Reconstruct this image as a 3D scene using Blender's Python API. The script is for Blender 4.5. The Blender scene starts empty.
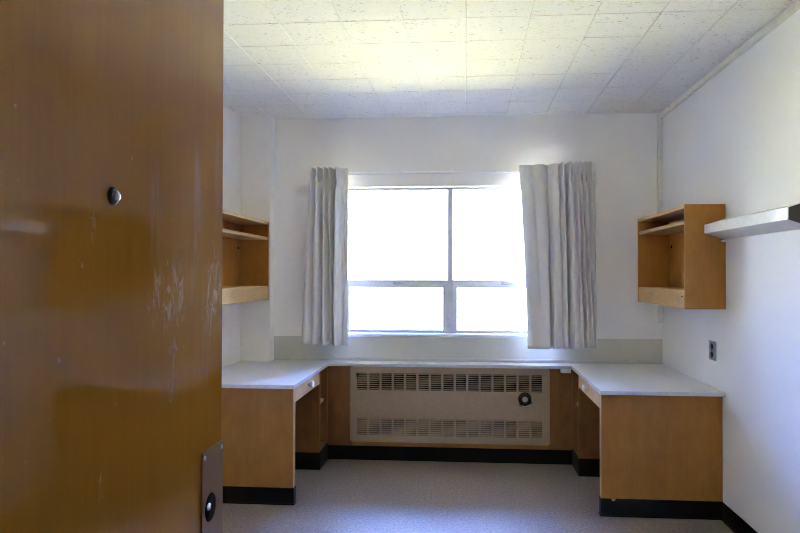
import bpy, bmesh, math, random
from mathutils import Vector, Matrix
random.seed(7)
sc = bpy.context.scene
COL = sc.collection
PI = math.pi

# ------------------------------------------------------------------ materials
def new_mat(name):
    m = bpy.data.materials.new(name); m.use_nodes = True
    nt = m.node_tree
    return m, nt, nt.nodes['Principled BSDF']

def N(nt, typ, **kw):
    n = nt.nodes.new(typ)
    for k, v in kw.items():
        if k in n.inputs: n.inputs[k].default_value = v
        else: setattr(n, k, v)
    return n

def coords(nt, scale=(1, 1, 1), loc=(0, 0, 0)):
    tc = N(nt, 'ShaderNodeTexCoord'); mp = N(nt, 'ShaderNodeMapping')
    mp.inputs['Scale'].default_value = scale; mp.inputs['Location'].default_value = loc
    nt.links.new(tc.outputs['Object'], mp.inputs['Vector'])
    return mp.outputs['Vector']

def ramp(nt, fac, stops):
    r = N(nt, 'ShaderNodeValToRGB'); e = r.color_ramp.elements
    e[0].position, e[0].color = stops[0][0], (*stops[0][1], 1)
    e[1].position, e[1].color = stops[1][0], (*stops[1][1], 1)
    for p, c in stops[2:]:
        x = e.new(p); x.color = (*c, 1)
    nt.links.new(fac, r.inputs['Fac'])
    return r.outputs['Color']

def mixc(nt, fac, a, b, mode='MIX'):
    m = N(nt, 'ShaderNodeMix', data_type='RGBA', blend_type=mode)
    for sock, v in ((m.inputs[0], fac), (m.inputs[6], a), (m.inputs[7], b)):
        if isinstance(v, (int, float)): sock.default_value = v
        elif isinstance(v, tuple): sock.default_value = (*v, 1)
        else: nt.links.new(v, sock)
    return m.outputs[2]

def mth(nt, op, a, b=0.0, c=None, clamp=False):
    m = N(nt, 'ShaderNodeMath', operation=op); m.use_clamp = clamp
    for i, v in enumerate((a, b) if c is None else (a, b, c)):
        if isinstance(v, (int, float)): m.inputs[i].default_value = v
        else: nt.links.new(v, m.inputs[i])
    return m.outputs[0]

def noise(nt, vec, scale, detail=3.0, rough=.5, dist=0.0):
    n = N(nt, 'ShaderNodeTexNoise')
    n.inputs['Scale'].default_value = scale; n.inputs['Detail'].default_value = detail
    n.inputs['Roughness'].default_value = rough; n.inputs['Distortion'].default_value = dist
    nt.links.new(vec, n.inputs['Vector'])
    return n.outputs['Fac']

def bump(nt, bs, h, strength, dist=.002):
    b = N(nt, 'ShaderNodeBump'); b.inputs['Strength'].default_value = strength; b.inputs['Distance'].default_value = dist
    nt.links.new(h, b.inputs['Height']); nt.links.new(b.outputs['Normal'], bs.inputs['Normal'])

def plain(name, col, rough=.5, metal=0.0, spec=.5):
    m, nt, bs = new_mat(name)
    v = coords(nt); f = noise(nt, v, 30, 2)
    c = ramp(nt, f, [(.3, tuple(x*.94 for x in col)), (.7, tuple(min(1, x*1.04) for x in col))])
    nt.links.new(c, bs.inputs['Base Color'])
    bs.inputs['Roughness'].default_value = rough; bs.inputs['Metallic'].default_value = metal
    bs.inputs['Specular IOR Level'].default_value = spec
    return m

def paint(name, col, rough=.55, mottled=.03, spec=.4, bmp=.12):
    m, nt, bs = new_mat(name)
    v = coords(nt)
    f = noise(nt, v, 2.2, 4, .6)
    c = ramp(nt, f, [(.3, tuple(x*(1-mottled) for x in col)), (.7, tuple(min(1, x*(1+mottled)) for x in col))])
    nt.links.new(c, bs.inputs['Base Color'])
    bs.inputs['Roughness'].default_value = rough; bs.inputs['Specular IOR Level'].default_value = spec
    bump(nt, bs, noise(nt, v, 130, 3, .6), bmp, .0015)
    return m

def wood(name, dark, mid, light, grain='z', rough=.4, scale=1.0, spec=.3):
    m, nt, bs = new_mat(name)
    s = {'z': (9, 9, .7), 'x': (.7, 9, 9), 'y': (9, .7, 9)}[grain]
    v = coords(nt, tuple(k*scale for k in s))
    f1 = noise(nt, v, 1.6, 6, .62, .6)
    v2 = coords(nt, tuple(k*scale*6 for k in s))
    f2 = noise(nt, v2, 2.0, 3, .6)
    f3 = noise(nt, coords(nt, (4, 4, 3)), 2.2, 4, .6, .4)
    f = mth(nt, 'MULTIPLY_ADD', f2, .25, mth(nt, 'MULTIPLY_ADD', f3, .45, mth(nt, 'MULTIPLY', f1, .30)))
    c = ramp(nt, f, [(.36, dark), (.64, light), (.5, mid)])
    nt.links.new(c, bs.inputs['Base Color'])
    bs.inputs['Roughness'].default_value = rough; bs.inputs['Specular IOR Level'].default_value = spec
    bump(nt, bs, f, .08, .001)
    return m

M = {}
M['wall'] = paint('white_wall_paint', (.90, .875, .825), .5)
M['wall_r'] = paint('white_gloss_wall_paint', (.87, .865, .85), .55, .025, .25)
M['olive'] = paint('olive_paint', (.60, .585, .50), .5)
M['buff'] = paint('buff_paint', (.84, .83, .80), .6)
M['cream'] = plain('cream_plastic', (.80, .78, .68), .5)
M['white'] = plain('white_enamel', (.88, .89, .90), .35)
M['gloss'] = plain('glossy_white_enamel', (.90, .90, .90), .12, 0, .7)
M['frame'] = plain('window_aluminium', (.60, .60, .62), .4)
M['chrome'] = plain('chrome', (.75, .76, .78), .22, 1.0)
M['lens'] = plain('smoky_lens', (.38, .38, .42), .15, .7, .8)
M['oldbrass'] = plain('tarnished_brass', (.11, .08, .045), .3, .7)
M['steel'] = plain('brushed_steel', (.42, .43, .45), .38, .8)
M['bronze'] = plain('bronze_plate', (.165, .085, .042), .5, 0, .18)
M['black'] = plain('black_vinyl_base', (.006, .0055, .005), .5, 0, .2)
M['blackp'] = plain('black_plastic', (.01, .01, .011), .35)
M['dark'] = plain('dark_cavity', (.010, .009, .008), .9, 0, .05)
M['beige'] = plain('beige_enamel', (.42, .305, .20), .42)
M['beige_d'] = plain('grey_centre_plastic', (.42, .40, .37), .4)
M['browncap'] = plain('dark_brown_endcap', (.03, .024, .022), .5)
M['lampunder'] = plain('grey_diffuser', (.60, .61, .62), .5)
M['wood'] = wood('varnished_plywood', (.325, .138, .026), (.385, .17, .033), (.445, .205, .044), 'z', .38)
M['wood_x'] = wood('varnished_plywood_across', (.325, .138, .026), (.385, .17, .033), (.445, .205, .044), 'x', .38)
M['wood_red'] = wood('reddish_panel_wood', (.20, .085, .026), (.26, .115, .034), (.32, .148, .044), 'z', .4)
M['wood_edge'] = wood('pale_maple', (.50, .30, .125), (.57, .355, .155), (.63, .41, .19), 'y', .42)
M['cab'] = wood('golden_plywood', (.37, .155, .028), (.43, .19, .036), (.49, .23, .048), 'z', .4)
M['cab_lip'] = wood('pale_birch', (.52, .315, .12), (.59, .37, .15), (.66, .43, .19), 'y', .45)

# laminate
m, nt, bs = new_mat('grey_laminate'); v = coords(nt)
f = noise(nt, v, 180, 2)
nt.links.new(ramp(nt, f, [(.35, (.68, .68, .68)), (.65, (.77, .77, .77))]), bs.inputs['Base Color'])
bs.inputs['Roughness'].default_value = .32; bs.inputs['Specular IOR Level'].default_value = .6; M['laminate'] = m
M['edge'] = plain('aluminium_edge_trim', (.62, .62, .62), .32, .35)

# floor
m, nt, bs = new_mat('speckled_floor'); v = coords(nt)
f1 = noise(nt, v, 62, 6, .8); f2 = noise(nt, v, 2.0, 3, .6); f3 = noise(nt, v, 120, 2, .6)
c = ramp(nt, f1, [(.36, (.125, .093, .072)), (.64, (.42, .345, .29)), (.5, (.255, .205, .172))])
c = mixc(nt, mth(nt, 'MULTIPLY', f2, .5), c, (.255, .21, .178))
c = mixc(nt, mth(nt, 'GREATER_THAN', f3, .68), c, (.50, .45, .41))
nt.links.new(c, bs.inputs['Base Color'])
nt.links.new(mth(nt, 'MULTIPLY_ADD', f2, .2, .36), bs.inputs['Roughness'])
bs.inputs['Specular IOR Level'].default_value = .45
M['floor'] = m

# acoustic ceiling tile with fissures
m, nt, bs = new_mat('fissured_ceiling_tile')
v = coords(nt, (30, 80, 30)); f = noise(nt, v, 1.6, 4, .6, .4)
v2 = coords(nt, (1, 1, 1)); f2 = noise(nt, v2, .9, 2); fl = noise(nt, v2, 14, 3)
th = mth(nt, 'ADD', f, mth(nt, 'MULTIPLY', mth(nt, 'SUBTRACT', fl, .5), .18))
pit = ramp(nt, th, [(.34, (0, 0, 0)), (.38, (1, 1, 1))])
c = mixc(nt, pit, (.42, .41, .38), (.84, .832, .79))
nt.links.new(c, bs.inputs['Base Color']); bs.inputs['Roughness'].default_value = .8
bs.inputs['Specular IOR Level'].default_value = .15
bump(nt, bs, pit, .35, .002); M['tile'] = m
M['tile_groove'] = plain('tile_groove', (.55, .55, .53), .9)

# curtain cloth
m, nt, bs = new_mat('off_white_curtain'); v = coords(nt, (1, 1, 1))
f = noise(nt, v, 260, 2)
c = ramp(nt, f, [(.3, (.80, .78, .765)), (.7, (.85, .83, .815))])
nt.links.new(c, bs.inputs['Base Color']); bs.inputs['Roughness'].default_value = .85
bs.inputs['Specular IOR Level'].default_value = .15
tr = N(nt, 'ShaderNodeBsdfTranslucent'); nt.links.new(c, tr.inputs['Color'])
mx = N(nt, 'ShaderNodeMixShader'); mx.inputs[0].default_value = .02
nt.links.new(bs.outputs[0], mx.inputs[1]); nt.links.new(tr.outputs[0], mx.inputs[2])
nt.links.new(mx.outputs[0], nt.nodes['Material Output'].inputs['Surface']); M['cloth'] = m

# glass
m, nt, bs = new_mat('window_glass'); nt.nodes.remove(bs)
t = N(nt, 'ShaderNodeBsdfTransparent'); g = N(nt, 'ShaderNodeBsdfGlossy'); g.inputs['Roughness'].default_value = .02
v = coords(nt); f = noise(nt, v, 3, 3)
nt.links.new(ramp(nt, f, [(.3, (.93, .95, .95)), (.7, (.96, .97, .97))]), t.inputs['Color'])
fr = N(nt, 'ShaderNodeFresnel'); fr.inputs['IOR'].default_value = 1.45
mx = N(nt, 'ShaderNodeMixShader'); nt.links.new(fr.outputs[0], mx.inputs[0])
nt.links.new(t.outputs[0], mx.inputs[1]); nt.links.new(g.outputs[0], mx.inputs[2])
nt.links.new(mx.outputs[0], nt.nodes['Material Output'].inputs['Surface']); M['glass'] = m

# outdoor ground
m, nt, bs = new_mat('sunlit_lawn'); v = coords(nt); f = noise(nt, v, .6, 5, .6)
nt.links.new(ramp(nt, f, [(.35, (.61, .46, .10)), (.65, (.70, .54, .15))]), bs.inputs['Base Color'])
bs.inputs['Roughness'].default_value = .95; M['lawn'] = m

# the door's varnished veneer, with white scuffs and painted reflection streaks
m, nt, bs = new_mat('varnished_door_veneer')
v = coords(nt, (7, 7, .6)); f1 = noise(nt, v, 1.0, 4, .5, .3)
v2 = coords(nt, (60, 60, 3)); f2 = noise(nt, v2, 2, 3, .6)
vb = coords(nt, (1.2, 1.2, 1.6)); fb = noise(nt, vb, 2.0, 3, .55)
f = mth(nt, 'ADD', mth(nt, 'MULTIPLY', f1, .5), mth(nt, 'ADD', mth(nt, 'MULTIPLY', f2, .25), mth(nt, 'MULTIPLY', fb, .25)))
wd = ramp(nt, f, [(.34, (.25, .105, .012)), (.66, (.325, .146, .020)), (.5, (.285, .124, .016))])
sep = N(nt, 'ShaderNodeSeparateXYZ'); tc = N(nt, 'ShaderNodeTexCoord'); nt.links.new(tc.outputs['Object'], sep.inputs[0])
yy, zz = sep.outputs[1], sep.outputs[2]
def band(a, lo, hi, soft):
    r1 = N(nt, 'ShaderNodeMapRange', interpolation_type='SMOOTHSTEP'); r1.inputs[1].default_value = lo-soft; r1.inputs[2].default_value = lo+soft
    r2 = N(nt, 'ShaderNodeMapRange', interpolation_type='SMOOTHSTEP'); r2.inputs[1].default_value = hi-soft; r2.inputs[2].default_value = hi+soft
    nt.links.new(a, r1.inputs[0]); nt.links.new(a, r2.inputs[0])
    return mth(nt, 'SUBTRACT', r1.outputs[0], r2.outputs[0], clamp=True)
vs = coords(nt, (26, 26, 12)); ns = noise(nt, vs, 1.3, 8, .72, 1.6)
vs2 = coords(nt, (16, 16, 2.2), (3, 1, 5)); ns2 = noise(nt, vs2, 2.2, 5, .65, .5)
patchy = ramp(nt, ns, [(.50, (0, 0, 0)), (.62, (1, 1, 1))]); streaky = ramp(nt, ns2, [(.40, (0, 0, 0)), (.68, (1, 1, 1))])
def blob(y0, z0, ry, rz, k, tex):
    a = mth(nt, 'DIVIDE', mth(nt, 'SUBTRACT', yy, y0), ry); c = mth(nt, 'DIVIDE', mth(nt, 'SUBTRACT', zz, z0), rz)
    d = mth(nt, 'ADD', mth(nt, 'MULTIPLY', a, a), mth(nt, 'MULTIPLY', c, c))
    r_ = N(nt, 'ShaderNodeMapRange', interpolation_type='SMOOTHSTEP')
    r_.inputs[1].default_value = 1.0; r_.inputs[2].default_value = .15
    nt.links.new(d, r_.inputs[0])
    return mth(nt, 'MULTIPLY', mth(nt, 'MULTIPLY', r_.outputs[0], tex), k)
# whitish scuff patches, plus pale streaks that paint wall reflections into the veneer
scuffs_and_sheen = [(1.10, 1.47, .030, .15, .30, streaky), (1.27, 1.53, .035, .15, .42, streaky), (1.24, 1.42, .03, .10, .25, streaky), (1.12, 1.355, .06, .075, .50, patchy),
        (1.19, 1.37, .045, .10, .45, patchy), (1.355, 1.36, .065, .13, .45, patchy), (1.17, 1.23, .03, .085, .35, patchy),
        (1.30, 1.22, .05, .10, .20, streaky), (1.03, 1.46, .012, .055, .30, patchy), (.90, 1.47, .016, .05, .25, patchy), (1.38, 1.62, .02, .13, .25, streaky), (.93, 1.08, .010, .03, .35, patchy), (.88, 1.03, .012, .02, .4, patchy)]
scuff_sheen = None
for w_ in scuffs_and_sheen:
    q_ = mth(nt, 'MULTIPLY', blob(*w_), .75); scuff_sheen = q_ if scuff_sheen is None else mth(nt, 'MAXIMUM', scuff_sheen, q_)
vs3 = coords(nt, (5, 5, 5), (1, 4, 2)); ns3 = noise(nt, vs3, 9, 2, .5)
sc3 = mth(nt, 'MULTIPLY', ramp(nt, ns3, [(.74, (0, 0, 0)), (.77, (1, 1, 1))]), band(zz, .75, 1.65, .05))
scuff_sheen = mth(nt, 'ADD', scuff_sheen, mth(nt, 'MULTIPLY', sc3, .2), clamp=True)
vd = coords(nt, (8, 22, 3), (2, 7, 1)); nd_ = noise(nt, vd, 3.0, 5, .7, 1.2)
wd = mixc(nt, mth(nt, 'MULTIPLY', ramp(nt, nd_, [(.72, (0, 0, 0)), (.76, (1, 1, 1))]), .5), wd, (.10, .045, .012))
nt.links.new(mixc(nt, scuff_sheen, wd, (.62, .54, .46)), bs.inputs['Base Color'])
nt.links.new(mth(nt, 'MULTIPLY_ADD', scuff_sheen, .5, .06), bs.inputs['Roughness'])
bs.inputs['Specular IOR Level'].default_value = .42
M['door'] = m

# ------------------------------------------------------------------ geometry helpers
class MB:
    """collects shapes given in room coordinates; build() links them as one mesh object"""
    def __init__(s): s.bm = bmesh.new()
    def box(s, x0, x1, y0, y1, z0, z1, bev=0.0, seg=2):
        b = bmesh.new(); bmesh.ops.create_cube(b, size=1)
        for v in b.verts:
            v.co = Vector(((x0+x1)/2+v.co.x*abs(x1-x0), (y0+y1)/2+v.co.y*abs(y1-y0), (z0+z1)/2+v.co.z*abs(z1-z0)))
        if bev: bmesh.ops.bevel(b, geom=list(b.edges), offset=bev, segments=seg, affect='EDGES', profile=.5)
        return s.merge(b)
    def merge(s, b):
        me = bpy.data.meshes.new('tmp'); b.to_mesh(me); b.free(); s.bm.from_mesh(me); bpy.data.meshes.remove(me); return s
    def prism(s, pts, axis, a0, a1, bev=0.0):
        """polygon pts in the two other axes, extruded along axis from a0 to a1"""
        b = bmesh.new()
        def P(u, w, a): return {'x': (a, u, w), 'y': (u, a, w), 'z': (u, w, a)}[axis]
        f0 = [b.verts.new(P(u, w, a0)) for u, w in pts]; f1 = [b.verts.new(P(u, w, a1)) for u, w in pts]
        b.faces.new(f0); b.faces.new(list(reversed(f1)))
        n = len(pts)
        for i in range(n): b.faces.new((f0[i], f1[i], f1[(i+1) % n], f0[(i+1) % n]))
        bmesh.ops.recalc_face_normals(b, faces=b.faces)
        if bev: bmesh.ops.bevel(b, geom=list(b.edges), offset=bev, segments=2, affect='EDGES')
        return s.merge(b)
    def lathe(s, prof, c, axis, seg=28):
        """prof: (radius, distance along axis); axis is a signed letter such as '-y'"""
        b = bmesh.new(); sg = -1 if axis[0] == '-' else 1; ax = axis[-1]
        rings = []
        for r, h in prof:
            ring = []
            for k in range(seg):
                a = 2*PI*k/seg; u, w = r*math.cos(a), r*math.sin(a); d = sg*h
                o = {'x': (d, u, w), 'y': (u, d, w), 'z': (u, w, d)}[ax]
                ring.append(b.verts.new((c[0]+o[0], c[1]+o[1], c[2]+o[2])))
            rings.append(ring)
        for i in range(len(rings)-1):
            for k in range(seg):
                b.faces.new((rings[i][k], rings[i][(k+1) % seg], rings[i+1][(k+1) % seg], rings[i+1][k]))
        b.faces.new(rings[0]); b.faces.new(rings[-1])
        bmesh.ops.remove_doubles(b, verts=b.verts, dist=1e-6)
        bmesh.ops.recalc_face_normals(b, faces=b.faces)
        for f in b.faces: f.smooth = True
        return s.merge(b)
    def build(s, name, mat, parent=None, smooth=False):
        o_ = Vector((0, 0, 0)); p = parent
        while p is not None: o_ += p.location; p = p.parent
        me = bpy.data.meshes.new(name)
        if parent is not None:
            for v in s.bm.verts: v.co -= o_
        if smooth:
            for f in s.bm.faces: f.smooth = True
        s.bm.to_mesh(me); s.bm.free()
        o = bpy.data.objects.new(name, me); COL.objects.link(o); me.materials.append(mat)
        if parent is not None: o.parent = parent
        return o

def box(name, mat, d, parent=None, bev=0.0):
    return MB().box(*d, bev=bev).build(name, mat, parent)

def tag(o, label, cat, group=None):
    o['label'] = label; o['category'] = cat
    if group: o['group'] = group
    return o
def thing(name, label, cat, loc, group=None):
    o = bpy.data.objects.new(name, None); COL.objects.link(o); o.location = loc; o.empty_display_size = .1
    return tag(o, label, cat, group)
def struct(o, label=None, cat=None):
    o['kind'] = 'structure'
    if label: o['label'] = label
    if cat: o['category'] = cat
    return o

# room dimensions (metres)
XL, XR, YB, YF, ZC = -1.733, 1.471, 5.007, .50, 2.62
T = .15

# ------------------------------------------------------------------ the setting
struct(box('floor', M['floor'], (XL-T, XR+T, -1.6, YB+.1, -.1, 0)), 'speckled brown grey hard floor of the dorm room', 'floor')

# ceiling: one sheet of 33 cm tiles with chamfered joints
b = bmesh.new(); px, py, gr, dp = .3018, .3045, .003, .004
x = .0025-px*7; xs = []
while x < XR+px: xs.append(x); x += px
ys = []; y = 3.083-py*16
while y < YB+py: ys.append(y); y += py
for i, x0 in enumerate(xs):
    for j, y0 in enumerate(ys):
        x1, y1 = x0+px, y0+py
        dz = random.uniform(-.0005, .0005); tx, ty = random.uniform(-.0007, .0007), random.uniform(-.0007, .0007)
        lo = [b.verts.new((a, c, ZC+dz+(tx if a == x0+gr else -tx)+(ty if c == y0+gr else -ty))) for a, c in ((x0+gr, y0+gr), (x1-gr, y0+gr), (x1-gr, y1-gr), (x0+gr, y1-gr))]
        hi = [b.verts.new((a, c, ZC+dp)) for a, c in ((x0, y0), (x1, y0), (x1, y1), (x0, y1))]
        b.faces.new(list(reversed(lo)))
        for k in range(4): b.faces.new((lo[k], lo[(k+1) % 4], hi[(k+1) % 4], hi[k]))
q = MB(); q.merge(b); q.box(XL-T-.2, XR+T+.2, -1.7, YB+.25, ZC+.005, ZC+.12)
bmesh.ops.recalc_face_normals(q.bm, faces=q.bm.faces)
struct(q.build('ceiling', M['tile']), 'white ceiling of square fissured acoustic tiles', 'ceiling')

# window opening
WX0, WX1, WZ0, WZ1 = -.99, .75, .94, 2.082
w = MB(); WT = .22
w.box(XL-T, WX0, YB, YB+WT, 0, ZC+.1); w.box(WX1, XR+T, YB, YB+WT, 0, ZC+.1)
w.box(WX0, WX1, YB, YB+WT, 0, WZ0); w.box(WX0, WX1, YB, YB+WT, WZ1, ZC+.1)
struct(w.build('wall_back', M['wall']), 'white back wall around the window', 'wall')
struct(box('wall_right', M['wall_r'], (XR, XR+T, YF, YB, 0, ZC+.1)), 'white glossy painted wall on the right with cabinet and lamp', 'wall')
struct(box('wall_left', M['wall'], (XL-T, XL, YF, YB, 0, ZC+.1)), 'white wall on the left behind the open door', 'wall')
struct(box('wall_pillar', M['wall'], (XL, -1.497, 4.901, YB, .0, ZC+.1), bev=.004), 'white square pillar filling the back left corner', 'pillar')
# wall with the doorway, and the corridor the picture is taken from
DX0, DX1, DZ = -.585, .38, 2.06
w = MB(); w.box(XL-T, DX0, YF-.12, YF, 0, ZC+.1); w.box(DX1, XR+T, YF-.12, YF, 0, ZC+.1); w.box(DX0, DX1, YF-.12, YF, DZ, ZC+.1)
struct(w.build('wall_front', M['buff']))
w = MB(); w.box(XL-T, XR+T, -1.6, -1.5, 0, ZC+.1); w.box(XL-T, XL, -1.5, YF-.12, 0, ZC+.1); w.box(XR, XR+T, -1.5, YF-.12, 0, ZC+.1)
struct(w.build('wall_corridor', M['buff']))
w = MB(); w.box(DX0-.05, DX0, YF-.14, YF-.005, 0, DZ+.05); w.box(DX1, DX1+.05, YF-.14, YF-.005, 0, DZ+.05); w.box(DX0, DX1, YF-.14, YF-.005, DZ, DZ+.05)
struct(w.build('trim_4', M['wood']))

# olive band above the worktop, strip along its foot, cable trunking, baseboard
struct(box('trim_1', M['olive'], (-1.497, XR, YB-.004, YB+.001, .728, .918)), 'olive painted band along the back wall above the worktop', 'trim')
struct(box('trim_2', M['edge'], (-1.45, XR-.01, YB-.016, YB-.004, .746, .758), bev=.002), 'thin metal strip along the back of the worktop', 'trim')
w = MB(); w.box(XR-.022, XR, YF, YB, ZC-.046, ZC-.012, bev=.004); w.box(XR-.012, XR, YF, YB, ZC-.014, ZC-.002)
w.box(XR-.034, XR-.002, YB-.022, YB, 1.145, ZC-.014, bev=.004)
struct(w.build('trim_3', M['cream']), 'cream cable trunking along the ceiling and down the back right corner', 'trim')
w = MB(); w.prism([(XR-.004, .1), (XR, .1), (XR, 0), (XR-.014, 0), (XR-.006, .012)], 'y', YF, 3.858)
struct(w.build('baseboard_right', M['black']), 'black vinyl baseboard at the foot of the right wall', 'baseboard')
w = MB(); w.prism([(XL+.004, .1), (XL, .1), (XL, 0), (XL+.014, 0), (XL+.006, .012)], 'y', YF, 3.89)
struct(w.build('baseboard_left', M['black']))

# ---- window
FY0, FY1 = YB+.075, YB+.135
f = MB(); MX0, MX1 = -.141, -.100
f.box(WX0, WX0+.04, FY0, FY1, WZ0, WZ1, bev=.003); f.box(WX1-.04, WX1, FY0, FY1, WZ0, WZ1, bev=.003)
f.box(WX0+.04, WX1-.04, FY0, FY1, WZ1-.018, WZ1, bev=.003); f.box(WX0+.04, WX1-.04, FY0, FY1, WZ0, WZ0+.012, bev=.003)
f.box(MX0, MX1, FY0, FY1, WZ0+.012, WZ1-.018, bev=.003)
f.box(WX0+.04, MX0, FY0, FY1, 1.318, 1.359, bev=.003); f.box(MX1, WX1-.04, FY0, FY1, 1.318, 1.359, bev=.003)
win = f.build('window_1', M['frame']); struct(win, 'aluminium window of two fixed lights above two hinged sashes', 'window')
for a, c in ((WX0+.04, MX0), (MX1, WX1-.04)):
    box('pane', M['glass'], (a, c, FY0+.03, FY0+.034, 1.359, WZ1-.018), win)
    s = MB(); z0, z1, t = WZ0+.012, 1.318, .028
    tl = .036
    s.box(a, a+tl, FY0-.008, FY1-.02, z0, z1, bev=.004); s.box(c-tl, c, FY0-.008, FY1-.02, z0, z1, bev=.004)
    s.box(a+tl, c-tl, FY0-.008, FY1-.02, z0, z0+.018, bev=.004); s.box(a+tl, c-tl, FY0-.008, FY1-.02, z1-.020, z1, bev=.004)
    sash = s.build('sash', M['frame'], win)
    box('pane', M['glass'], (a+tl, c-tl, FY0+.015, FY0+.019, z0+.018, z1-.02), sash)
    hx = -.537 if a < -.5 else .306
    h = MB(); h.box(hx-.03, hx+.03, FY0-.016, FY0-.006, 1.322, 1.346, bev=.003); h.box(hx-.012, hx+.062, FY0-.034, FY0-.016, 1.326, 1.337, bev=.004); h.lathe([(.0, 0), (.012, 0), (.011, .02), (0, .022)], (hx, FY0-.012, 1.335), '-y', 16)
    h.build('sash_handle', M['steel'], sash)
s = MB(); s.box(WX0, WX1, YB-.012, FY0+.002, WZ0-.018, WZ0+.004, bev=.004)
s.build('sill', M['white'], win)

# ------------------------------------------------------------------ the open door
DFX, DY0, DY1 = -.54, .51, 1.412
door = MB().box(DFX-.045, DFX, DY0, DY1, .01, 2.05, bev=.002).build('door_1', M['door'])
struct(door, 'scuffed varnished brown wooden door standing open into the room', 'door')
lp = MB()
PZ, PY = .908, 1.343
# plate with a round hole: ring of quads out to a rounded rectangle
b = bmesh.new(); n = 48; hr = .030
py0, py1, pz0, pz1 = DY1-.112, DY1-.001, .80, 1.032
ins, out, bk = [], [], []
for k in range(n):
    a = 2*PI*k/n; dy, dz = math.cos(a), math.sin(a)
    ins.append(b.verts.new((DFX+.003, PY+hr*dy, PZ+hr*dz)))
    tmax = min((py1-PY)/dy if dy > 1e-6 else 9, (py0-PY)/dy if dy < -1e-6 else 9, (pz1-PZ)/dz if dz > 1e-6 else 9, (pz0-PZ)/dz if dz < -1e-6 else 9)
    out.append((PY+tmax*dy, PZ+tmax*dz))
for yc, zc in ((py0, pz0), (py1, pz0), (py1, pz1), (py0, pz1)):
    k = min(range(n), key=lambda i: (out[i][0]-yc)**2+(out[i][1]-zc)**2); out[k] = (yc, zc)
ov = [b.verts.new((DFX+.003, y, z)) for y, z in out]; ob = [b.verts.new((DFX, y, z)) for y, z in out]
ib = [b.verts.new((DFX+.0, v.co.y, v.co.z)) for v in ins]
for k in range(n):
    l = (k+1) % n
    b.faces.new((ins[k], ov[k], ov[l], ins[l])); b.faces.new((ov[k], ob[k], ob[l], ov[l])); b.faces.new((ins[k], ins[l], ib[l], ib[k]))
bmesh.ops.recalc_face_normals(b, faces=b.faces)
lp.merge(b); plate = lp.build('lock_plate', M['bronze'], door); plate['label'] = 'bronze lock plate with a round hole'
MB().lathe([(0, 0), (.0298, 0), (.0298, .0012), (0, .0012)], (DFX, PY, PZ), 'x').build('knob_socket', M['dark'], plate)
MB().lathe([(0, 0), (.008, 0), (.008, .004), (.006, .007), (0, .008)], (DFX+.001, PY-.015, PZ+.006), 'x', 20).build('spindle', M['chrome'], plate)
for yy_ in (py0+.009, py1-.009):
    MB().lathe([(0, 0), (.0055, 0), (.0045, .002), (0, .003)], (DFX+.003, yy_, pz1-.012), 'x', 16).build('screw', M['steel'], plate)
ph = MB().lathe([(0, 0), (.0142, 0), (.0142, .002), (.0125, .0045), (.0095, .005), (.0095, .003), (0, .003)], (DFX, .957, 1.520), 'x', 32).build('peephole', M['oldbrass'], door)
ph['label'] = 'round metal peephole'
MB().lathe([(.0, .002), (.0094, .002), (.0094, .007), (.0075, .0095), (.004, .0108), (0, .011)], (DFX, .957, 1.520), 'x', 28).build('lens', M['lens'], ph)

# ------------------------------------------------------------------ built-in desks
XA = {-1: -1.043, 1: .787}
def desk(sgn, label):
    xw = XL if sgn < 0 else XR; xa = XA[sgn]; y0 = 3.896 if sgn < 0 else 3.864
    t = thing('desk', label, 'desk', (xa, y0, 0), 'built-in desks along the side walls')
    X = lambda d: xa+sgn*d                       # d: distance from the aisle face towards the wall
    wd = abs(xw-xa)-.001
    def bx(name, mat, d0, d1, ya, yb, z0, z1, par=t, bev=.0):
        a, c = sorted((X(d0), X(d1))); return box(name, mat, (a, c, ya, yb, z0, z1), par, bev)
    bx('end_panel', M['wood'], .002, wd, y0, y0+.045, .10, .709, bev=.002)
    bx('edge_strip', M['wood_edge'], 0, .002, y0+.001, y0+.044, .10, .709)
    # plinth of the end panel
    p = MB(); a, c = sorted((X(-.005), X(wd))); p.box(a, c, y0-.005, y0+.05, 0, .103, bev=.003); p.box(a-(.004 if sgn > 0 else 0), c+(.004 if sgn < 0 else 0), y0-.010, y0+.05, 0, .010, bev=.003)
    pl = p.build('plinth', M['black'], t)
    if sgn > 0:
        c_ = MB(); c_.prism([(X(.068)+.012*math.cos(a_), .1035+min(0, .0145*math.sin(a_))) for a_ in [PI*k/10 for k in range(10, 21)]], 'y', y0-.0062, y0-.004); c_.build('chip', M['wood_edge'], pl)
    # drawer under the top
    dr = MB(); a, c = sorted((X(.0), X(.018))); dr.box(a, c, y0+.047, 4.603, .615, .707, bev=.0015)
    a, c = sorted((X(.019), X(.45))); dr.box(a, c, y0+.075, 4.58, .63, .70)
    dro = dr.build('drawer', M['wood_edge'], t)
    k = MB(); k.lathe([(0, 0), (.011, 0), (.010, .012), (.021, .022), (.023, .028), (.018, .034), (0, .036)], (xa, 4.28, .668), '-x' if sgn > 0 else 'x', 20)
    k.build('knob', M['white'], dro)
    # rear pedestal with an open shelf facing the aisle
    p = MB()
    a, c = sorted((X(.0), X(wd)))
    p.box(a, c, 4.61, 4.633, .122, .709, bev=.0015)
    p.box(a, c, 4.633, 4.855, .122, .144); a2, c2 = sorted((X(.30), X(.315))); p.box(a2, c2, 4.633, 4.855, .144, .709)
    p.box(a, c, 4.855, 4.875, .122, .709)
    pd = p.build('pedestal', M['wood_red'], t)
    bx('shelf', M['wood_edge'], .025, .30, 4.6335, 4.8545, .445, .465, pd)
    p = MB(); a, c = sorted((X(-.004), X(wd))); p.box(a, c, 4.605, 4.875, 0, .123, bev=.003); p.build('pedestal_plinth', M['black'], t)
    return t
desk(-1, 'built-in varnished wooden desk on the left, partly hidden by the open door')
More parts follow.
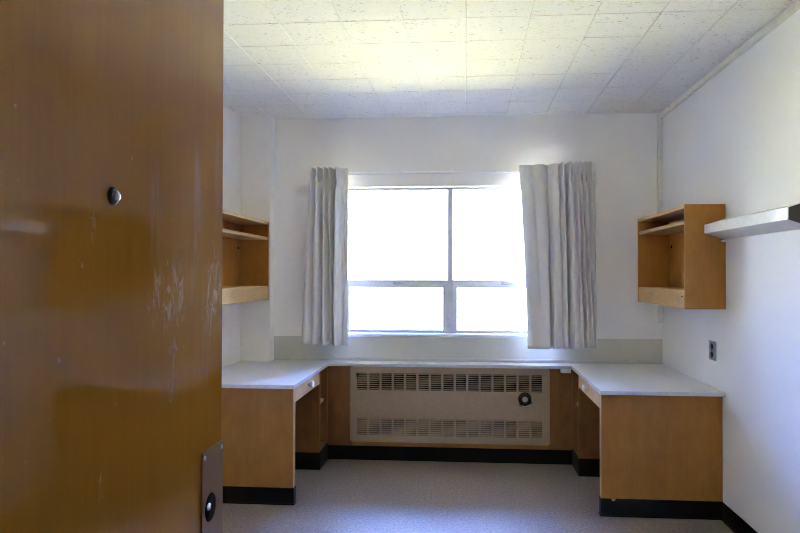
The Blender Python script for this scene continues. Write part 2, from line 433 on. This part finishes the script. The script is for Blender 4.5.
desk(1, 'built-in varnished wooden desk under the right-hand cabinet, beside the wall outlet')

# continuous U-shaped worktop
ZT0, ZT1 = .711, .731
xl, xr, ya_l, ya_r, yl = -1.034, .779, 3.858, 3.826, 4.85
U = [(XL+.001, ya_l), (xl, ya_l), (xl, yl), (xr, yl), (xr, ya_r), (XR-.001, ya_r), (XR-.001, YB-.004), (-1.496, YB-.004), (-1.496, 4.900), (XL+.001, 4.900)]
wt = thing('worktop', 'grey laminate worktop running in a U over both desks and the radiator', 'worktop', (0, 4.93, ZT0))
MB().prism(U, 'z', ZT0, ZT1, bev=.001).build('laminate_top', M['laminate'], wt)
e = MB(); tk = .004
e.box(XL+.001, xl+tk, ya_l-tk, ya_l, ZT0-.001, ZT1+.001, bev=.001); e.box(xl, xl+tk, ya_l, yl-tk, ZT0-.001, ZT1+.001, bev=.001)
e.box(xl, xr, yl-tk, yl, ZT0-.001, ZT1+.001, bev=.001); e.box(xr-tk, xr, ya_r, yl-tk, ZT0-.001, ZT1+.001, bev=.001)
e.box(xr-tk, XR-.001, ya_r-tk, ya_r, ZT0-.001, ZT1+.001, bev=.001)
e.build('edge_trim', M['edge'], wt)

# ------------------------------------------------------------------ panelling and radiator cover below the window
EY = 4.888
RX0, RX1, RZ0, RZ1 = -.866, .620, .142, .706
cs = thing('panelling', 'brown wooden panelling framing the radiator below the window ledge', 'panelling', (-.14, EY, 0))
box('side_panel', M['wood_red'], (XA[-1]-.03, RX0+.012, EY, EY+.02, .105, .7095), cs, .0015)
box('side_panel', M['wood_red'], (RX1-.012, RX1+.062, EY, EY+.02, .105, .7095), cs, .0015)
box('side_panel', M['wood_red'], (RX1+.0625, XA[1]+.03, EY+.002, EY+.02, .105, .7095), cs, .0015)
box('bottom_rail', M['wood_x'], (RX0+.0125, RX1-.0125, EY, EY+.02, .105, .170), cs, .0015)
box('plinth', M['black'], (XA[-1]-.03, XA[1]+.03, EY-.005, EY+.02, 0, .106), cs, .002)

rc = thing('radiator_cover', 'beige metal radiator cover with two rows of louvres and a black dial', 'radiator', (-.14, EY, RZ0))
GX0, GX1 = -.815, .563; ng = 15; pitch = (GX1-GX0+.017)/ng; gw = pitch-.017
rows = ((.532, .659), (.194, .320))
p = MB(); y0, y1 = EY-.022, EY-.018
zs = [RZ0, rows[1][0], rows[1][1], rows[0][0], rows[0][1], RZ1]
RC = .018
# front sheet with openings: solid bands with rounded outer corners, then bars between openings
def rr(x0, x1, z0, z1, bl, tl_):
    pts = []
    def arc(cx, cz, a0, r): return [(cx+r*math.cos(a0+PI/2*k/6), cz+r*math.sin(a0+PI/2*k/6)) for k in range(7)]
    if bl: pts += arc(x0+RC, z0+RC, PI, RC) + arc(x1-RC, z0+RC, 1.5*PI, RC)
    else: pts += [(x0, z0), (x1, z0)]
    if tl_: pts += arc(x1-RC, z1-RC, 0, RC) + arc(x0+RC, z1-RC, PI/2, RC)
    else: pts += [(x1, z1), (x0, z1)]
    return pts
p.prism(rr(RX0, RX1, zs[0], zs[1], True, False), 'y', y0, y1)
p.prism(rr(RX0, RX1, zs[2], zs[3], False, False), 'y', y0, y1)
p.prism(rr(RX0, RX1, zs[4], zs[5], False, True), 'y', y0, y1)
for r0, r1 in rows:
    p.box(RX0, GX0, y0, y1, r0, r1); p.box(GX0+ng*pitch-.017, RX1, y0, y1, r0, r1)
    for k in range(1, ng): p.box(GX0+k*pitch-.017, GX0+k*pitch, y0, y1, r0, r1)
# returned edges of the tray
p.box(RX0, RX0+.003, y1, EY-.0005, RZ0+RC, RZ1-RC); p.box(RX1-.003, RX1, y1, EY-.0005, RZ0+RC, RZ1-RC)
p.box(RX0+RC, RX1-RC, y1, EY-.0005, RZ0, RZ0+.003); p.box(RX0+RC, RX1-RC, y1, EY-.0005, RZ1-.003, RZ1)
p.build('panel', M['beige'], rc)
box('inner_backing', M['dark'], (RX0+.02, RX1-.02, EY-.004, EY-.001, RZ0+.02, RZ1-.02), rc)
for ri, (r0, r1) in enumerate(rows):
    ns_ = 8
    for k in range(ng):
        g = MB(); x0 = GX0+k*pitch; st = (r1-r0)/ns_
        for j in range(ns_):
            zb = r0+st*(j+.5); hh = st*(.15 if ri == 0 else .27)
            g.prism([(y0+.001, zb-hh), (y0+.003, zb-hh-.001), (y1+.010, zb+hh), (y1+.008, zb+hh+.001)], 'x', x0, x0+gw)
        g.build('louvre', M['beige'], rc)
kx, kz = .438, .481
kn = MB().lathe([(.050, 0), (.051, .002), (.049, .004), (.046, .004), (.046, 0)], (kx+.003, y0, kz-.006), '-y', 36).build('dial_bezel', M['white'], rc)
dk = MB().lathe([(0, 0), (.050, 0), (.050, .006), (.046, .012), (.026, .014), (.022, .018), (0, .018)], (kx, y0-.0005, kz), '-y', 36).build('dial', M['blackp'], rc)
dk['label'] = 'black round dial'
MB().lathe([(0, .0175), (.021, .0175), (.020, .024), (.017, .026), (0, .027)], (kx, y0-.0005, kz), '-y', 28).build('dial_centre', M['beige_d'], dk)
for sx, sz in ((RX0+.39, RZ1-.012), (RX0+.78, RZ1-.012), (RX1-.40, RZ1-.012), (RX0+.39, RZ0+.012), (RX0+.78, RZ0+.012), (RX1-.40, RZ0+.012), (RX0+.008, .42), (RX1-.008, .42)):
    MB().lathe([(0, 0), (.006, 0), (.005, .003), (0, .004)], (sx, y0, sz), '-y', 12).build('screw', M['steel'], rc)

# little white junction box below the ledge
wbx = MB(); wbx.box(.700, .772, 4.853, 4.8895, .678, .711, bev=.003)
tag(wbx.build('junction_box', M['white']), 'small white box fixed below the ledge in the corner by the right-hand desk', 'box')

# ------------------------------------------------------------------ wall cabinets
def cabinet(sgn, label, y0, y1, zs_):
    xw = XL if sgn < 0 else XR; dp_ = .226; xf = xw-sgn*dp_
    t = thing('wall_cabinet', label, 'cabinet', (xw, (y0+y1)/2, 1.206), 'open wooden wall cabinets over the desks')
    def bx(name, mat, da, db, ya, yb, z0, z1, bev=.0015, par=t):
        a, c = sorted((xw-sgn*da, xw-sgn*db)); return box(name, mat, (a, c, ya, yb, z0, z1), par, bev)
    z0, z1, k = 1.206, 1.803, .018
    bx('side_panel', M['cab'], .001, dp_, y0, y0+k, z0, z1); bx('side_panel', M['cab'], .001, dp_, y1-k, y1, z0, z1)
    bx('top_panel', M['cab_lip'], .001, dp_-.001, y0+k, y1-k, z1-.021, z1-.001)
    bx('back_panel', M['cab'], .001, .010, y0+k, y1-k, z0+.02, z1-.021, 0)
    bx('upper_shelf', M['cab_lip'], .0105, dp_-.006, y0+k, y1-k, zs_-.022, zs_)
    bx('bottom_shelf', M['cab_lip'], .0105, dp_-.002, y0+k, y1-k, 1.293, 1.313)
    bx('front_rail', M['cab_lip'], dp_-.021, dp_-.001, y0+k, y1-k, z0+.002, 1.2925)
    MB().lathe([(0, 0), (.011, 0), (.010, .003), (0, .004)], (xw-sgn*.010, y1-.077, 1.60), '-x' if sgn > 0 else 'x', 16).build('screw_cap', M['dark'], t)
    MB().box(*sorted((xf+sgn*.001, xf-sgn*.0015)), y0+.045, y0+.062, 1.274, 1.279).build('slot', M['dark'], t)
cabinet(-1, 'open golden wooden wall cabinet behind the door, next to the corner pillar', 3.805, 4.895, 1.687)
cabinet(1, 'open golden wooden wall cabinet on the right wall below the ceiling trunking', 3.805, 4.825, 1.713)

# ------------------------------------------------------------------ curtain rail and curtains
CY = 4.915
r = MB(); r.box(-1.20, .985, CY+.074, CY+.084, 2.178, 2.194, bev=.003)
rail = thing('curtain_rail', 'thin white curtain rail over the window between the two curtains', 'curtain rail', (-.105, CY+.05, 2.185))
r.build('track', M['white'], rail)
for bxx in (-1.13, -.105, .92):
    q = MB(); q.box(bxx-.008, bxx+.008, CY+.078, YB, 2.194, 2.202, bev=.002); q.box(bxx-.012, bxx+.012, YB-.004, YB, 2.18, 2.225, bev=.001); q.build('bracket', M['white'], rail)

FOLD = 2.3
def curtain(nodes, zt, zb, label):
    """nodes: (x_top, depth_top, x_bottom, depth_bottom) of every fold line, crest and valley alternating"""
    NS, NR = 10, 60
    cols = []
    for i in range(len(nodes)-1):
        a, c = nodes[i], nodes[i+1]
        for k in range(NS if i < len(nodes)-2 else NS+1):
            u = k/NS
            cols.append((a, c, u, i+u))
    def shape(u, da, dc, sharp):
        """rounded crests and tight valleys"""
        if dc >= da: return da+(dc-da)*math.sin(PI/2*u)**sharp
        return dc+(da-dc)*math.sin(PI/2*(1-u))**sharp
    b = bmesh.new(); rowsv = []
    x0, x1 = nodes[0][0], nodes[-1][0]
    for j in range(NR+1):
        t = (j/NR)**1.35
        row = []
        for (a, c, u, ph_) in cols:
            xt, xb = a[0]+(c[0]-a[0])*u, a[2]+(c[2]-a[2])*u
            fr = (xt-x0)/(x1-x0)
            zT = zt[0]+(zt[1]-zt[0])*fr; zB = zb[0]+(zb[1]-zb[0])*fr
            z = zT+(zB-zT)*t
            s = t**.8; pinch = math.exp(-((t-.085)/.03)**2); head = 1/(1+math.exp((t-.10)/.012))
            sharp = .8+.5*head+1.6*pinch
            d = shape(u, a[1], c[1], sharp)*(1-s)*(1-.7*pinch)+shape(u, a[3], c[3], .75)*s
            x = xt+(xb-xt)*s + .003*math.sin(ph_*1.7+t*4)*t
            d = d*FOLD+.012+.005*math.sin(t*5+ph_)*t
            row.append(b.verts.new((x, CY-d, z)))
        rowsv.append(row)
    for j in range(NR):
        for i in range(len(cols)-1):
            f = b.faces.new((rowsv[j][i], rowsv[j+1][i], rowsv[j+1][i+1], rowsv[j][i+1])); f.smooth = True
    q = MB(); q.merge(b)
    o = q.build('curtain', M['cloth']); md = o.modifiers.new('thickness', 'SOLIDIFY'); md.thickness = .0025
    return tag(o, label, 'curtain', 'off-white pleated window curtains')
curtain([(-1.1931, -.02, -1.2516, .0), (-1.1698, .015, -1.2126, .02), (-1.1503, -.02, -1.1736, .0), (-1.1231, .03, -1.1308, .035), (-1.0920, -.02, -1.0881, -.005),
         (-1.0725, .03, -1.0570, .045), (-1.0508, -.02, -1.0298, -.02), (-1.0298, .035, -1.0221, .015), (-1.0043, -.02, -1.0027, -.035), (-0.9717, .035, -0.9795, .045), (-0.9485, .012, -0.9524, .03),
         (-0.9253, .006, -0.9215, .012), (-0.8906, .012, -0.8828, .02)],
        (2.218, 2.208), (.876, .862), 'narrow off-white pleated curtain drawn back at the left of the window')
curtain([(0.3958, .015, 0.4624, .01), (0.4439, .022, 0.5179, .03), (0.4957, .0, 0.5695, .034), (0.5548, .022, 0.6137, .03), (0.6100, -.015, 0.6417, -.035), (0.6505, .02, 0.6616, .03),
         (0.6763, .025, 0.7020, .02), (0.6946, -.02, 0.7240, .005), (0.7152, .035, 0.7460, .045), (0.7372, -.02, 0.7665, -.03), (0.7680, .04, 0.7973, .045), (0.7973, -.02, 0.8375, .028),
         (0.8119, .035, 0.8631, .03), (0.8287, -.02, 0.8821, -.01), (0.8448, .035, 0.8996, .022), (0.8616, -.02, 0.9200, -.012), (0.8777, .035, 0.9360, .02), (0.8945, -.02, 0.9491, .0), (0.9178, .035, 0.9615, .015),
         (0.9360, -.02, 0.9724, .0), (0.9724, -.035, 0.9797, -.02)],
        (2.214, 2.236), (.852, .864), 'wide off-white pleated curtain hanging bunched at the right of the window')

# ------------------------------------------------------------------ right wall: lamp, outlet, corner junction box
lt = thing('wall_lamp', 'long white fluorescent wall lamp with a dark end beside the right-hand cabinet', 'lamp', (XR, 3.33, 1.60))
LY0, LY1 = 2.849, 3.816; LX = 1.3525
s = MB(); s.prism([(LX+.006, 1.684), (XR-.001, 1.718), (XR-.001, 1.712), (LX+.006, 1.678)], 'y', LY0+.012, LY1-.012)
s.box(XR-.014, XR-.001, LY0+.012, LY1-.012, 1.602, 1.712); s.build('housing', M['white'], lt)
MB().prism([(LX, 1.635), (LX+.005, 1.635), (LX+.005, 1.686), (LX, 1.686)], 'y', LY0, LY1, bev=.001).build('front_shade', M['gloss'], lt)
MB().prism([(LX+.0055, 1.6355), (XR-.0145, 1.602), (XR-.0145, 1.606), (LX+.0055, 1.6395)], 'y', LY0+.012, LY1-.012).build('diffuser', M['lampunder'], lt)
end = [(LX+.0055, 1.6355), (XR-.001, 1.598), (XR-.001, 1.722), (LX+.0055, 1.6855)]
MB().prism(end, 'y', LY0, LY0+.0115).build('end_cap', M['browncap'], lt)['label'] = 'dark end cap'
MB().prism(end, 'y', LY1-.0115, LY1).build('end_cap', M['lampunder'], lt)
MB().box(XR-.03, XR-.001, LY1-.035, LY1-.02, 1.586, 1.5975, bev=.002).build('bracket', M['white'], lt)

oy, oz = 4.004, .950
ot = thing('wall_outlet', 'steel electrical outlet on the right wall above the worktop', 'outlet', (XR, oy, oz))
MB().box(XR-.006, XR-.0005, oy-.054, oy+.054, oz-.057, oz+.057, bev=.002).build('cover_plate', M['steel'], ot)
for dz in (.024, -.024):
    so = MB().lathe([(0, 0), (.018, 0), (.018, .003), (.016, .004), (0, .004)], (XR-.006, oy+.004, oz+dz), '-x', 20).build('socket', M['blackp'], ot)
MB().lathe([(0, 0), (.004, 0), (.003, .002), (0, .002)], (XR-.006, oy+.004, oz), '-x', 10).build('screw', M['chrome'], ot)

jb = MB().box(XR-.042, XR-.002, YB-.032, YB-.0005, 1.040, 1.145, bev=.003)
tag(jb.build('junction_box', M['cream']), 'small cream box in the back right corner under the cable trunking', 'box')

# ------------------------------------------------------------------ outdoors and light
# unseen building mass added around the room to shade the lawn below the window
w = MB(); yo = YB+WT
w.box(-24, XL-T-.25, -7, yo, -1.7, 3.0); w.box(XR+T+.25, 24, -7, yo, -1.7, 3.0)
w.box(XL-T-.25, XR+T+.25, -7, yo, -1.7, -.12); w.box(XL-T-.25, XR+T+.25, -7, yo, ZC+.13, 3.0)
struct(w.build('added_shade_building', M['buff']))
g = MB().box(-60, 60, YB+.6, 120, -1.9, -1.7)
struct(g.build('ground', M['lawn']), 'sunlit grass outside the window', 'ground')

wld = bpy.data.worlds.new('overcast_sky'); sc.world = wld; wld.use_nodes = True
nt = wld.node_tree; bg = nt.nodes['Background']
tc = N(nt, 'ShaderNodeTexCoord'); nz = noise(nt, tc.outputs['Generated'], 2.5, 4, .55)
sp = N(nt, 'ShaderNodeSeparateXYZ'); nt.links.new(tc.outputs['Generated'], sp.inputs[0])
blue = ramp(nt, sp.outputs[2], [(.0, (.88, .94, 1.0)), (.62, (.17, .31, .98)), (.10, (.62, .71, 1.0)), (.22, (.20, .355, .98))])
gain = N(nt, 'ShaderNodeMapRange', interpolation_type='SMOOTHSTEP'); gain.inputs[1].default_value = .06; gain.inputs[2].default_value = .35; gain.inputs[3].default_value = .5; gain.inputs[4].default_value = 2.9
nt.links.new(sp.outputs[2], gain.inputs[0])
cloud = mth(nt, 'MULTIPLY', ramp(nt, nz, [(.48, (0, 0, 0)), (.66, (1, 1, 1))]), .2)
nt.links.new(mixc(nt, cloud, blue, (.92, .95, 1.0)), bg.inputs['Color'])
nt.links.new(gain.outputs[0], bg.inputs['Strength'])
sl = bpy.data.lights.new('sun', 'SUN'); sl.energy = 2.3; sl.angle = .009; sl.color = (1, .93, .80)
so = bpy.data.objects.new('sun', sl); COL.objects.link(so)
so.rotation_euler = Vector((.2, .45, -1.0)).to_track_quat('-Z', 'Y').to_euler(); so.location = (0, -5, 20)

# ------------------------------------------------------------------ camera
F, CX, phi, theta, rho = 650., 414.85, .0125, .0777, .0013
cam = bpy.data.cameras.new('camera'); co = bpy.data.objects.new('camera', cam); COL.objects.link(co)
cam.sensor_fit = 'HORIZONTAL'; cam.sensor_width = 36; cam.lens = F/800*36; cam.shift_x = -(CX-400)/800
cam.clip_start = .02
co.location = (0, 0, 1.40); co.rotation_euler = (Matrix.Rotation(theta, 3, 'Z') @ Matrix.Rotation(PI/2+phi, 3, 'X') @ Matrix.Rotation(rho, 3, 'Z')).to_euler()
sc.camera = co

sc.cycles.filter_width = 1.0
sc.cycles.diffuse_bounces = 12; sc.cycles.max_bounces = 16; sc.cycles.transparent_max_bounces = 12
vs_ = sc.view_settings
sc.display_settings.display_device = 'sRGB'
vs_.view_transform = 'Standard'; vs_.look = 'None'; vs_.gamma = 1.0; vs_.use_curve_mapping = False
vs_.exposure = 5.26
